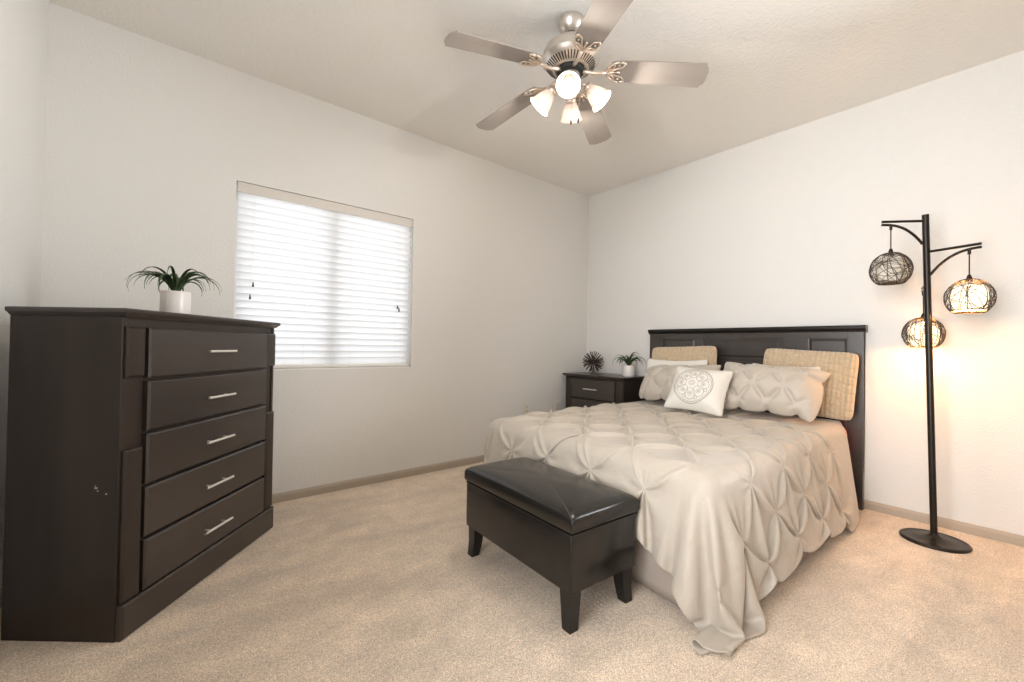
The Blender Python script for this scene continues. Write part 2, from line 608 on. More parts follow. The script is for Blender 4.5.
sb = thing('starburst_ornament', 'brown spiky starburst ball on a clear glass foot on the nightstand', 'ornament', (-0.21, -0.268, 0.778))
b = NB(); lathe(b, [(0.035, 0), (0.035, 0.006), (0.012, 0.014), (0.009, 0.03), (0.014, 0.045), (0.004, 0.06)], 20); obj('glass_foot', b, CRYSTAL, sb, smooth=True)
b = NB()
Z0 = 0.122
t_ = bmesh.new(); bmesh.ops.create_icosphere(t_, subdivisions=2, radius=0.018); merge(b, t_, Matrix.Translation((0, 0, Z0)))
obj('core', b, SPIKE, sb, smooth=True)
ga = PI * (3 - 5 ** 0.5)
for k in range(64):
    zz = 1 - 2 * (k + 0.5) / 64
    rr = math.sqrt(1 - zz * zz)
    dv = Vector((rr * math.cos(k * ga), rr * math.sin(k * ga), zz))
    b = NB(); tube(b, [Vector((0, 0, Z0)) + dv * 0.012, Vector((0, 0, Z0)) + dv * 0.112], [0.0026, 0.0058], 6); obj('spike', b, SPIKE, sb)

# ------------------------------------------------------------------ storage bench
be = thing('storage_bench', 'black leather storage bench with stitched lid at the foot of the bed', 'bench', (-2.287, -1.708, 0), math.radians(-2.7))
bw, bl_ = 0.190, 0.375
b = NB()
t_ = bmesh.new()
bmesh.ops.create_grid(t_, x_segments=1, y_segments=1, size=1)
t_.free()
rings = []
for z, o_ in ((0.145, 0.006), (0.150, 0.001), (0.20, 0.0), (0.355, 0.0), (0.366, 0.003), (0.369, 0.010)):
    rr = 0.012
    ring = []
    for cx, cy, a0 in ((1, 1, 0), (-1, 1, 90), (-1, -1, 180), (1, -1, 270)):
        for k in range(5):
            a = math.radians(a0 + k * 22.5)
            ring.append((cx * (bw - o_ - rr) + rr * math.cos(a), cy * (bl_ - o_ - rr) + rr * math.sin(a), z))
    rings.append(ring)
loft(b, rings)
obj('body', b, LEATHER, be, angle=0.6)
# padded lid with a gently domed top
b = NB()
nx, ny = 24, 44
LX, LY = 0.195, 0.381
tt = bmesh.new()
grid = {}


def lidz(fx, fy):
    e = (1 - abs(fx) ** 10) ** 0.6 * (1 - abs(fy) ** 16) ** 0.6
    seam = min(abs(fx * 0.5 - fy * 0.5 * 1), 1)
    dseam = min(abs(fx - fy), abs(fx + fy)) * 0.12
    return 0.425 + 0.020 * e + 0.012 * (1 - fx * fx) * (1 - fy * fy) - 0.0025 * math.exp(-(dseam / 0.006) ** 2)


def warp(s):
    return math.copysign(1 - (1 - abs(s)) ** 1.5, s)


for i in range(nx + 1):
    for j in range(ny + 1):
        fx, fy = warp(-1 + 2 * i / nx), warp(-1 + 2 * j / ny)
        grid[i, j] = tt.verts.new((fx * (LX - 0.002), fy * (LY - 0.002), lidz(fx, fy)))
for i in range(nx):
    for j in range(ny):
        tt.faces.new((grid[i, j], grid[i + 1, j], grid[i + 1, j + 1], grid[i, j + 1]))
per = [(i, 0) for i in range(nx)] + [(nx, j) for j in range(ny)] + [(i, ny) for i in range(nx, 0, -1)] + [(0, j) for j in range(ny, 0, -1)]
prev = [grid[k] for k in per]
for z, g in ((0.415, 1.0), (0.39, 1.006), (0.378, 1.002), (0.371, 0.985)):
    cur = [tt.verts.new((v.co.x / (LX - .002) * LX * g, v.co.y / (LY - .002) * LY * (1 + (g - 1) * .5), z)) for v in [grid[k] for k in per]]
    for k in range(len(per)):
        q = (k + 1) % len(per)
        tt.faces.new((prev[k], prev[q], cur[q], cur[k]))
    prev = cur
tt.faces.new(prev)
merge(b, tt)
obj('lid', b, LEATHER, be, smooth=True)
b = NB()
for s in (1, -1):
    pts = []
    for k in range(31):
        f = -1 + 2 * k / 30
        f *= 0.985
        pts.append((s * f * LX, f * LY, lidz(s * f, f) + 0.0006))
    tube(b, pts, 0.0011, 5)
obj('lid_seam', b, LEATHER_SEAM, be)
b = NB()
box(b, -bw - 0.002, bw + 0.002, -bl_ - 0.002, bl_ + 0.002, 0.361, 0.3655, 0.002)
obj('piping', b, LEATHER, be)
for sx in (-1, 1):
    for sy in (-1, 1):
        b = NB()
        rings = []
        for k in range(7):
            f = k / 6
            z = 0.15 * (1 - f)
            off = 0.010 * f ** 2.2
            hw = 0.029 - 0.008 * f
            cx, cy = sx * (bw - 0.040 + off), sy * (bl_ - 0.042 + off)
            rings.append([(cx - hw, cy - hw, z), (cx + hw, cy - hw, z), (cx + hw, cy + hw, z), (cx - hw, cy + hw, z)])
        loft(b, rings)
        obj('leg', b, BLACKWOOD, be, angle=0.8)

# ------------------------------------------------------------------ ceiling fan
fx_, fy_ = -2.057, -1.622
fan = thing('ceiling_fan', 'brushed nickel ceiling fan with five taupe blades and four lit glass shades', 'ceiling fan', (fx_, fy_, H))


def zf(z):
    return z - H


NICKEL_W = mat('warm_nickel', (0.60, 0.55, 0.49), 0.33, 0.85)
b = NB(); lathe(b, [(0.066, 0), (0.068, -0.010), (0.066, -0.022), (0.058, -0.045), (0.040, -0.064), (0.026, -0.070), (0.024, -0.060)], 40); obj('canopy', b, NICKEL_W, fan, angle=0.9)
b = NB(); lathe(b, [(0.019, -0.055), (0.021, -0.070), (0.017, -0.082), (0.012, -0.085), (0.012, -0.13)], 24); obj('downrod', b, BLACK_METAL, fan, angle=0.7)
b = NB(); lathe(b, [(0.020, -0.114), (0.060, -0.120), (0.108, -0.136), (0.132, -0.154), (0.142, -0.176), (0.142, -0.200), (0.146, -0.205), (0.146, -0.214), (0.138, -0.224), (0.128, -0.235), (0.088, -0.261), (0.078, -0.263), (0.076, -0.245), (0.01, -0.24)], 56)
mh = obj('motor_housing', b, NICKEL_W, fan, angle=0.6)
for k in range(48):
    a = 2 * PI * k / 48
    b = NB()
    M = Matrix.Rotation(a, 4, 'Z')
    p0, p1 = Vector((0.125, 0, -0.2380)), Vector((0.094, 0, -0.2575))
    up = Vector((-0.53, 0, -0.85))
    w = 0.0034
    q = [p0 + Vector((0, w, 0)), p0 - Vector((0, w, 0)), p1 - Vector((0, w * .7, 0)), p1 + Vector((0, w * .7, 0))]
    frustum(b, [x - up * 0.001 for x in q], [x + up * 0.0014 for x in q], M)
    obj('vent', b, DARK, mh)
b = NB(); lathe(b, [(0.070, -0.246), (0.072, -0.262), (0.066, -0.276), (0.05, -0.284), (0.01, -0.284)], 40); obj('flywheel', b, DARK, fan, angle=0.6)
b = NB(); lathe(b, [(0.044, -0.280), (0.050, -0.288), (0.050, -0.305), (0.058, -0.318), (0.062, -0.338), (0.058, -0.360), (0.042, -0.374), (0.020, -0.382), (0.012, -0.394), (0.001, -0.397)], 40)
obj('switch_housing', b, NICKEL_W, fan, angle=0.6)

BZ = zf(2.489)
IRON = mat('blade_iron_nickel', (0.66, 0.56, 0.46), 0.35, 0.8)


def blade_mesh():
    b = NB()
    out = []
    r0, r1 = 0.205, 0.655
    n = 20
    top = []
    for k in range(n + 1):
        f = k / n
        x = r0 + (r1 - r0) * f
        w = 0.064 + 0.009 * f
        if f < 0.12:
            w *= 0.80 + 0.20 * math.sin(f / 0.12 * PI / 2)
        top.append((x, w))
    # clipped corners with an ogee at the tip
    tip = [(r1 + 0.0005, 0.073), (r1 + 0.006, 0.058), (r1 + 0.016, 0.046), (r1 + 0.020, 0.030), (r1 + 0.021, 0.0)]
    side = top[:-1] + [(r1 - 0.006, 0.073)] + tip
    out = [(x, y) for x, y in side] + [(x, -y) for x, y in reversed(side[:-1])]
    frustum(b, [(x, y, -0.003) for x, y in out], [(x, y, 0.003) for x, y in out])
    return b


def iron_mesh():
    b = NB()
    # curved neck from the flywheel
    tube(b, [(0.055, 0, -0.008), (0.085, 0, -0.014), (0.12, 0, -0.020), (0.15, 0, -0.018), (0.185, 0, -0.010)], [0.010, 0.011, 0.010, 0.009, 0.008], 10)
    # scrolled crescent plate under the blade root
    arc = []
    for k in range(17):
        a = math.radians(-78 + 156 * k / 16)
        arc.append((0.262 - 0.075 * math.cos(a), 0.062 * math.sin(a) * 1.0, -0.008))
    tube(b, arc, [0.0045 + 0.003 * math.cos((k - 8) / 8 * 1.4) for k in range(17)], 8)
    for s in (-1, 1):
        tube(b, [(0.180, 0, -0.011), (0.205, s * 0.012, -0.010), (0.222, s * 0.030, -0.008), (0.222, s * 0.044, -0.008), (0.208, s * 0.046, -0.008)], 0.0045, 8)
        tube(b, [(0.185, s * 0.004, -0.010), (0.213, s * 0.010, -0.009), (0.236, s * 0.022, -0.008), (0.262, s * 0.030, -0.006), (0.278, s * 0.052, -0.006)], 0.004, 8)
        tube(b, [(0.250, s * 0.060, -0.007), (0.268, s * 0.057, -0.007), (0.280, s * 0.052, -0.006)], [0.006, 0.007, 0.003], 8)
        t_ = bmesh.new(); bmesh.ops.create_icosphere(t_, subdivisions=2, radius=0.006); merge(b, t_, Matrix.Translation((0.245, s * 0.042, -0.006)))
    tube(b, [(0.182, 0, -0.011), (0.225, 0, -0.009), (0.25, 0, -0.006)], [0.007, 0.004, 0.006], 8)
    return b


bm1, ir1 = None, None
for k in range(5):
    az = 2.952 - k * math.radians(72)
    rt = (Matrix.Rotation(az, 4, 'Z') @ Matrix.Rotation(math.radians(7.0), 4, 'Y') @ Matrix.Rotation(math.radians(-11), 4, 'X')).to_euler()
    if bm1 is None:
        o = obj('fan_blade', blade_mesh(), BLADE, fan, loc=(0, 0, BZ), rot=rt)
        bm1 = o.data
        io = obj('blade_iron', iron_mesh(), IRON, o, smooth=True)
        ir1 = io.data
    else:
        o = link('fan_blade', bm1, None, fan, loc=(0, 0, BZ), rot=rt)
        io = link('blade_iron', ir1, None, o)

# four glass shades on curved arms
LK = zf(2.390)
for k in range(4):
    az = math.radians(220 + 90 * k)
    b = NB()
    M = Matrix.Rotation(az, 4, 'Z')
    tube(b, [(0.050, 0, LK + 0.004), (0.070, 0, LK + 0.010), (0.086, 0, LK + 0.004), (0.094, 0, LK - 0.010)], 0.008, 10, M)
    tilt = math.radians(42)
    # frame at the arm's end, local -z points out of the shade
    Ms = M @ Matrix.Translation((0.086, 0, LK - 0.002)) @ Matrix.Rotation(-tilt, 4, 'Y')
    lathe(b, [(0.012, 0.008), (0.024, 0.002), (0.027, -0.010), (0.027, -0.024)], 24, Ms)
    arm = obj('light_arm', b, IRON, fan, smooth=True)
    b = NB()
    lathe(b, [(0.024, -0.014), (0.028, -0.026), (0.035, -0.042), (0.042, -0.060), (0.047, -0.078), (0.051, -0.095), (0.060, -0.112), (0.0585, -0.1125), (0.048, -0.095), (0.044, -0.078), (0.039, -0.060), (0.032, -0.042), (0.025, -0.028), (0.022, -0.016)], 40, Ms, cap=False)
    sh = obj('glass_shade', b, FROST, arm, smooth=True)
    b = NB()
    lathe(b, [(0.008, -0.02), (0.010, -0.035), (0.018, -0.052), (0.021, -0.066), (0.017, -0.080), (0.006, -0.089), (0.001, -0.090)], 20, Ms)
    obj('bulb', b, BULB, arm, smooth=True)
    lp = Ms @ Vector((0, 0, -0.104))
    l = light('fan_light', 'POINT', (fx_ + lp.x, fy_ + lp.y, H + lp.z), 8.5, (1.0, 0.93, 0.85), 0.010)
for k, (a, zz) in enumerate(((math.radians(231), -0.545), (math.radians(300), -0.520))):
    b = NB()
    x, y = 0.045 * math.cos(a), 0.045 * math.sin(a)
    tube(b, [(x, y, -0.39), (x, y, zz)], 0.0012, 6)
    ch = obj('pull_chain', b, NICKEL_W, fan)
    b = NB(); lathe(b, [(0.001, 0.004), (0.003, 0), (0.0055, -0.012), (0.0045, -0.020), (0.001, -0.022)], 12, Matrix.Translation((x, y, zz))); obj('fob', b, mat('dark_fob', (0.05, 0.03, 0.02), 0.4), ch, smooth=True)

# ------------------------------------------------------------------ floor lamp
lx, ly = -0.31, -2.797
lamp = thing('floor_lamp', 'black tree floor lamp with three hanging wicker ball shades', 'floor lamp', (lx, ly, 0))
b = NB(); lathe(b, [(0.144, 0), (0.146, 0.006), (0.142, 0.013), (0.132, 0.016), (0.128, 0.014), (0.09, 0.019), (0.04, 0.026), (0.022, 0.036), (0.013, 0.05)], 56)
obj('base', b, BLACK_METAL, lamp, angle=0.7)


def pole_at(z):
    return Vector((0, 0.042 * z / 1.84, z))


b = NB(); tube(b, [pole_at(0.02), pole_at(0.6), pole_at(1.2)], 0.0155, 18)
tube(b, [pole_at(1.19), pole_at(1.5), pole_at(1.838)], 0.0158, 18)
obj('pole', b, BLACK_METAL, lamp, angle=0.7)
for k, (zc, lit) in enumerate(((1.751, False), (1.572, True), (1.390, True))):
    az = math.radians(131.7 + 120 * k)
    dv = Vector((math.cos(az), math.sin(az), 0))
    P = pole_at(zc)
    b = NB()
    tube(b, [P + dv * 0.01 + Vector((0, 0, 0.052)), P + dv * 0.222 + Vector((0, 0, 0.052))], 0.0072, 10)
    pts = [P + dv * (0.016 + 0.207 * f) + Vector((0, 0, 0.034 - 0.115 * (1 - f) ** 2.6)) for f in [i / 12 for i in range(13)]]
    tube(b, pts, 0.0072, 10)
    arm = obj('arm', b, BLACK_METAL, lamp, angle=0.7)
    T0 = P + dv * 0.177
    sc_z = zc + 0.036
    b = NB()
    tube(b, [T0 + Vector((0, 0, 0.034)), T0 + Vector((0, 0, 0.004))], 0.007, 12)
    tube(b, [T0 + Vector((0, 0, 0.01)), T0 + Vector((0, 0, -0.12))], 0.0028, 8)
    tube(b, [T0 + Vector((0, 0, -0.104)), T0 + Vector((0, 0, -0.120)), T0 + Vector((0, 0, -0.137))], [0.006, 0.011, 0.012], 12)
    obj('socket_cord', b, BLACK_METAL, arm, angle=0.7)
    # wicker ball: flattened at the foot
    RB, RZ, zc0 = 0.095, 0.100, T0.z - 0.128 - 0.098
    rnd = random.Random(20 + k)
    b = NB()

    def ball(v):
        v = v.normalized()
        x, y, z = v.x * RB, v.y * RB, v.z * RZ
        if z < -0.080:
            z = -0.080
        return Vector((x, y, z))
    for q in range(30):
        ax = Vector((rnd.gauss(0, 1), rnd.gauss(0, 1), rnd.gauss(0, 1))).normalized()
        off = rnd.uniform(-0.75, 0.75)
        e1 = ax.orthogonal().normalized()
        e2 = ax.cross(e1)
        rr = math.sqrt(1 - off * off)
        wob = rnd.uniform(0.03, 0.12)
        ph = rnd.uniform(0, 6.28)
        N = 40
        pts = []
        for i in range(N):
            a = 2 * PI * i / N
            v = ax * (off + wob * math.sin(3 * a + ph)) + (e1 * math.cos(a) + e2 * math.sin(a)) * rr
            pts.append(Vector((T0.x, T0.y, zc0)) + ball(v) * (1 + 0.012 * math.sin(5 * a + ph)))
        tube(b, pts, rnd.uniform(0.0011, 0.0017), 5, closed=True)
    for zz in (-0.080, 0.092):
        rr = RB * math.sqrt(max(0, 1 - (zz / RZ) ** 2))
        tube(b, [Vector((T0.x + rr * math.cos(a), T0.y + rr * math.sin(a), zc0 + zz)) for a in [2 * PI * i / 40 for i in range(40)]], 0.0022, 6, closed=True)
    for i in range(8):
        a = 2 * PI * i / 8
        tube(b, [Vector((T0.x, T0.y, zc0)) + ball(Vector((math.cos(a) * math.cos(e), math.sin(a) * math.cos(e), math.sin(e)))) for e in [math.radians(-50 + 132 * j / 12) for j in range(13)]], 0.0017, 5)
    sh = obj('wicker_shade', b, WICKER, arm, smooth=True)
    b = NB()
    prof = [(0.060, -0.068), (0.068, -0.03), (0.070, 0.0), (0.068, 0.032), (0.056, 0.062), (0.0545, 0.062), (0.0665, 0.032), (0.0685, 0.0), (0.0665, -0.03), (0.0585, -0.068)]
    prof.append(prof[0])
    lathe(b, prof, 32, Matrix.Translation((T0.x, T0.y, zc0)), cap=False)
    obj('fabric_liner', b, LAMP_LIT if lit else LAMP_OFF, arm, smooth=True)
    if lit:
        b = NB(); lathe(b, [(0.010, 0.06), (0.012, 0.04), (0.024, 0.018), (0.028, 0.0), (0.022, -0.018), (0.008, -0.028), (0.001, -0.029)], 16, Matrix.Translation((T0.x, T0.y, zc0 + 0.01)))
        obj('bulb', b, BULB, arm, smooth=True)
        light('lamp_light', 'POINT', (lx + T0.x, ly + T0.y, zc0 - 0.050), 12.5, (1.0, 0.50, 0.165), 0.018)
        light('lamp_light_up', 'POINT', (lx + T0.x, ly + T0.y, zc0 + 0.03), 1.4, (1.0, 0.62, 0.30), 0.03)


# ------------------------------------------------------------------ cloth solver (position based, for the comforter and pillows)
def cloth(P, h, rest_i, rest_j, steps, iters, force, collide, damp=0.97, bend=0.25, fixed=None, shear=0.5, pins=None):
    """P (n,m,3) grid; rest_i (n-1,m), rest_j (n,m-1) rest lengths. Verlet with Gauss-Seidel colours."""
    P = P.astype(np.float32)
    V = np.zeros_like(P)
    n, m = P.shape[:2]
    ri, rj = rest_i.astype(np.float32), rest_j.astype(np.float32)

    def solve(A, B, R, k, only_push=False):
        dlt = B - A
        L = np.sqrt((dlt * dlt).sum(-1)) + 1e-9
        c = (L - R) / L * (0.5 * k)
        if only_push:
            c = np.minimum(c, 0)
        dlt *= c[..., None]
        A += dlt
        B -= dlt
    for st in range(steps):
        prev = P.copy()
        P += V * damp + force(P, st)
        for it in range(iters):
            for o in (0, 1):
                a = P[o:n - 1:2]; bb = P[o + 1:n:2]
                solve(a, bb, ri[o::2], 1.0)
                a = P[:, o:m - 1:2]; bb = P[:, o + 1:m:2]
                solve(a, bb, rj[:, o::2], 1.0)
            for o in (0, 1):
                dg = np.sqrt(ri[o::2, :-1] ** 2 + rj[o:n - 1:2] ** 2)
                solve(P[o:n - 1:2, :-1], P[o + 1:n:2, 1:], dg, shear)
                solve(P[o:n - 1:2, 1:], P[o + 1:n:2, :-1], dg, shear)
            if bend:
                for o in range(4):
                    a = P[o:n - 2:4]; bb = P[o + 2:n:4]
                    solve(a, bb, (ri[:-1] + ri[1:])[o::4], bend, True)
                    a = P[:, o:m - 2:4]; bb = P[:, o + 2:m:4]
                    solve(a, bb, (rj[:, :-1] + rj[:, 1:])[:, o::4], bend, True)
            if it % 4 == 3:
                collide(P, prev)
        collide(P, prev)
        V = P - prev
        sp_ = np.sqrt((V * V).sum(-1, keepdims=True))
        V *= np.minimum(1, 0.02 / (sp_ + 1e-9))
    return P


def grid_normals(P):
    gi = np.gradient(P, axis=0)
    gj = np.gradient(P, axis=1)
    N = np.cross(gi, gj)
    return N / (np.linalg.norm(N, axis=-1, keepdims=True) + 1e-9)


def grid_mesh(name, P):
    n, m = P.shape[:2]
    me = bpy.data.meshes.new(name)
    idx = np.arange(n * m).reshape(n, m)
    F = np.stack([idx[:-1, :-1], idx[1:, :-1], idx[1:, 1:], idx[:-1, 1:]], -1).reshape(-1, 4)
    me.from_pydata(P.reshape(-1, 3).tolist(), [], F.tolist())
    return me


# ------------------------------------------------------------------ bed
BX0, BX1, BY0, BY1 = -2.03, -0.07, -2.375, -0.885
bed = thing('bed', 'queen bed with espresso panelled headboard and taupe bed skirt', 'bed', ((BX0 + BX1) / 2, (BY0 + BY1) / 2, 0))
ox, oy = (BX0 + BX1) / 2, (BY0 + BY1) / 2
HY0, HY1, HZ = -2.437, -0.836, 1.228
hb_b = NB()
box(hb_b, -0.052 - ox, -0.020 - ox, HY0 - oy, HY1 - oy, 0.25, HZ - 0.04, 0.002)
hb = obj('headboard', hb_b, WOOD_H, bed)
b = NB()
loft(b, [[(x - ox, y - oy, z) for x, z in ((-0.016, HZ - 0.045), (-0.062, HZ - 0.045), (-0.064, HZ - 0.036), (-0.070, HZ - 0.030), (-0.078, HZ - 0.022), (-0.080, HZ - 0.008), (-0.074, HZ), (-0.016, HZ))] for y in (HY0 - 0.012, HY1 + 0.012)])
obj('top_rail', b, BLACKWOOD, hb, angle=0.4)
for y0, y1 in ((HY0, HY0 + 0.086), (HY1 - 0.139, HY1)):
    b = NB(); box(b, -0.064 - ox, -0.018 - ox, y0 - oy, y1 - oy, 0, HZ - 0.045, 0.003); obj('post', b, WOOD_H, hb)
b = NB()
for (y0, y1, z0, z1) in ((HY0 + .086, HY1 - .139, 1.139, HZ - 0.046), (HY0 + .086, HY1 - .139, 0.40, 0.60),
                         (-1.352, -1.278, 0.60, 1.139), (-2.126, -1.968, 0.60, 1.139), (-1.968, -1.352, 0.88, 0.955)):
    box(b, -0.064 - ox, -0.050 - ox, y0 - oy, y1 - oy, z0, z1, 0.003)
obj('rail', b, WOOD_H, hb)
for (lo, hi, z0, z1) in ((-1.272, -0.981, 0.606, 1.133), (-1.932, -1.390, 0.992, 1.122), (-1.932, -1.390, 0.64, 0.86), (-2.345, -2.132, 0.606, 1.133)):
    b = NB()
    ch = 0.012
    r0 = [(-0.052, lo, z0), (-0.052, hi, z0), (-0.052, hi, z1), (-0.052, lo, z1)]
    r1 = [(-0.059, lo + ch, z0 + ch), (-0.059, hi - ch, z0 + ch), (-0.059, hi - ch, z1 - ch), (-0.059, lo + ch, z1 - ch)]
    frustum(b, [(x - ox, y - oy, z) for x, y, z in r0], [(x - ox, y - oy, z) for x, y, z in r1])
    obj('panel', b, WOOD_H, hb)
b = NB(); box(b, BX0 + 0.01 - ox, BX1 - ox, BY0 + 0.005 - oy, BY1 - 0.005 - oy, 0.33, 0.565, 0.09, 6); obj('mattress', b, CORAL, bed, smooth=True)
b = NB(); box(b, BX0 + 0.025 - ox, BX1 - 0.01 - ox, BY0 + 0.02 - oy, BY1 - 0.02 - oy, 0.14, 0.332, 0.015); obj('box_spring', b, WHITE_FAB, bed)
for xx in (BX1 - 0.06, BX0 + 0.12):
    for yy in (BY0 + 0.045, BY1 - 0.08):
        b = NB(); box(b, xx - 0.025 - ox, xx + 0.025 - ox, yy - 0.025 - oy, yy + 0.025 - oy, 0, 0.141, 0.004); obj('leg', b, BLACKWOOD, bed)


def skirt(pts, z1, parent, seed, flare):
    """pleated hanging cloth along a floor polyline"""
    rnd = random.Random(seed)
    b = NB()
    P_ = [Vector(p) for p in pts]
    L = sum((P_[i + 1] - P_[i]).length for i in range(len(P_) - 1))
    n = int(L / 0.02)
    rows = 8
    grid_ = []
    acc = [0]
    for i in range(len(P_) - 1):
        acc.append(acc[-1] + (P_[i + 1] - P_[i]).length)
    cen = Vector((ox, oy, 0))
    ph = [rnd.uniform(0, 6.28) for _ in range(4)]
    for k in range(n + 1):
        s = L * k / n
        i = max(j for j in range(len(acc) - 1) if acc[j] <= s + 1e-9)
        f = (s - acc[i]) / (acc[i + 1] - acc[i])
        p_ = P_[i].lerp(P_[i + 1], f)
        tn = (P_[i + 1] - P_[i]).normalized()
        nn = Vector((tn.y, -tn.x, 0))
        if nn.dot(p_ - cen) < 0:
            nn = -nn
        col = []
        wv = 0.006 * math.sin(s * 9 + ph[0]) + 0.004 * math.sin(s * 23 + ph[1])
        lift = 0.010 + 0.006 * math.sin(s * 5 + ph[2])
        for j in range(rows + 1):
            g = j / rows
            q = p_ + nn * (wv * g + flare * g * g)
            col.append(b.verts.new((q.x - ox, q.y - oy, z1 * (1 - g) + lift * g)))
        grid_.append(col)
    for k in range(n):
        for j in range(rows):
            b.faces.new((grid_[k][j], grid_[k + 1][j], grid_[k + 1][j + 1], grid_[k][j + 1]))
    o = obj('bed_skirt', b, SKIRT, parent, smooth=True)
    md = o.modifiers.new('t', 'SOLIDIFY'); md.thickness = 0.003
    return o


skirt([(BX0 + 0.016, BY1, 0), (BX0 + 0.016, BY0 + 0.05, 0), (BX0 + 0.045, BY0 + 0.004, 0)], 0.34, bed, 3, 0.003)
skirt([(BX0 + 0.042, BY0 + 0.006, 0), (-0.62, BY0 + 0.006, 0), (-0.20, BY0 - 0.01, 0)], 0.34, bed, 4, 0.045)
skirt([(BX0 + 0.07, BY1 - 0.006, 0), (BX1 - 0.05, BY1 - 0.006, 0)], 0.34, bed, 5, 0.003)

# comforter ---------------------------------------------------------
SX, SY = 2.455, 2.68          # along the bed, across it (cloth size before it is gathered)
PX, PY = 0.225, 0.37         # pinch-pleat lattice
x_head, shrink, shrink_y = -0.175, 0.93, 0.935
y_right = BY0 - 0.56
tufts = []
rowi = 0
s = 0.42
while s < SX - 0.05:
    t = 0.10 + (PY / 2 if rowi % 2 else 0)
    while t < SY - 0.05:
        if not (s > 2.05 and t < 0.48):
            tufts.append((s, t))
        t += PY
    s += PX
    rowi += 1


def rest_lengths(n, m, h):
    ii, jj = np.meshgrid(np.arange(n), np.arange(m), indexing='ij')
    S, Tt = ii * h, jj * h
    ri = np.full((n - 1, m), h)
    rj = np.full((n, m - 1), h)
    for R_, sx, tx in ((ri, (S[:-1] + S[1:]) / 2, Tt[:-1]), (rj, S[:, :-1], (Tt[:, :-1] + Tt[:, 1:]) / 2)):
        for (a, c) in tufts:
            dd = np.sqrt((sx - a) ** 2 + (tx - c) ** 2)
            R_ *= np.where(dd < 0.056, 0.16, 1.0)
        R_ *= 1 + 0.08 * np.clip((sx - 2.00) / 0.12, 0, 1) * np.clip((0.54 - tx) / 0.12, 0, 1)
        R_ *= 1 - 0.16 * np.clip((0.35 - sx) / 0.2, 0, 1) * np.clip((0.50 - tx) / 0.15, 0, 1)
    return ri, rj


h = 0.0255
n, m = int(SX / h) + 1, int(SY / h) + 1
ii, jj = np.meshgrid(np.arange(n), np.arange(m), indexing='ij')
S, Tt = ii * h, jj * h
P = np.zeros((n, m, 3))
P[..., 0] = x_head - S * shrink
P[..., 1] = y_right + Tt * shrink_y
ex = np.maximum(0, (BX0 - 0.02) - P[..., 0])
e0 = np.maximum(0, (BY0 - 0.02) - P[..., 1])
e1 = np.maximum(0, P[..., 1] - (BY1 + 0.02))
ey = np.maximum(e0, e1)
P[..., 0] += ex - np.minimum(ex * 0.10, 0.03) - 0.80 * np.minimum(ex, ey)
P[..., 1] += (e0 - 0.12 * e0 + 0.05 * np.minimum(ex, ey) * (e0 > 0)) - (e1 - 0.12 * e1 - 0.15 * np.minimum(ex, ey) * (e1 > 0))
P[..., 2] = 0.62 - 0.97 * np.maximum(ex, ey) + 0.004 * np.sin(ii * 1.7 + jj * 2.3) + 0.003 * np.sin(ii * 0.61 - jj * 0.37)
rng_ = np.random.RandomState(3)
P += rng_.uniform(-0.0012, 0.0012, P.shape)


def upsample(P):
    n_, m_ = P.shape[:2]
    Q = np.zeros((2 * n_ - 1, 2 * m_ - 1, 3), P.dtype)
    Q[::2, ::2] = P
    Q[1::2, ::2] = (P[1:] + P[:-1]) / 2
    Q[:, 1::2] = (Q[:, :-1:2] + Q[:, 2::2]) / 2
    return Q


bc = np.array([(BX0 - 0.3 * 0 + BX1) / 2, (BY0 + BY1) / 2, 0.29], np.float32)
bh = np.array([(BX1 - BX0) / 2 + 0.012, (BY1 - BY0) / 2 + 0.012, 0.29], np.float32)
nb_c = np.array([-2.287, -1.708], np.float32)
ca, sa = math.cos(math.radians(-2.7)), math.sin(math.radians(-2.7))




def push_box(P, c, hb_, rad, fric, prev, ang=0.0):
    q = P - c
    if ang:
        cc, ss = math.cos(ang), math.sin(ang)
        q = np.stack([q[..., 0] * cc + q[..., 1] * ss, -q[..., 0] * ss + q[..., 1] * cc, q[..., 2]], -1)
    inner = hb_ - rad
    a = np.abs(q) - inner
    o_ = np.maximum(a, 0)
    L = np.sqrt((o_ * o_).sum(-1))
    sd = L + np.minimum(a.max(-1), 0) - rad
    hit = sd < 0
    if not hit.any():
        return
    nrm = np.where(L[..., None] > 1e-6, o_ / (L[..., None] + 1e-9), (a == a.max(-1, keepdims=True)).astype(np.float32)) * np.sign(q)
    if ang:
        nrm = np.stack([nrm[..., 0] * cc - nrm[..., 1] * ss, nrm[..., 0] * ss + nrm[..., 1] * cc, nrm[..., 2]], -1)
    mv = P - prev
    mn = (mv * nrm).sum(-1, keepdims=True) * nrm
    tang = mv - mn
    P[hit] -= (tang * fric)[hit]
    P[hit] += (nrm * -sd[..., None])[hit]


def collide(P, prev):
    push_box(P, bc, bh, 0.085, 0.55, prev)
    push_box(P, np.array([-2.287, -1.708, 0.2], np.float32), np.array([0.203, 0.389, 0.25], np.float32), 0.02, 0.3, prev, math.radians(-2.7))
    fl = P[..., 2] < 0.012
    if fl.any():
        P[..., 2][fl] = 0.012
        for k in (0, 1):
            P[..., k][fl] = prev[..., k][fl] + 0.35 * (P[..., k] - prev[..., k])[fl]
    P[..., 0] = np.minimum(P[..., 0], -0.09)
    P[0, headpin] = head0
    ns_ = (P[..., 0] > -0.47) & (P[..., 1] > -0.828)
    P[..., 1][ns_] = -0.828


hs = 1.0


def force(P, st):
    F = np.zeros_like(P)
    n, m = P.shape[:2]
    F[..., 2] = -0.00085 * hs
    if st > 20:
        N = grid_normals(P)
        N *= np.sign(N[n // 2, m // 2, 2])
        F += N * (0.00050 * (0.25 + 0.75 * np.abs(N[..., 2:3])) * min(1, (st - 20) / 40))
    return F


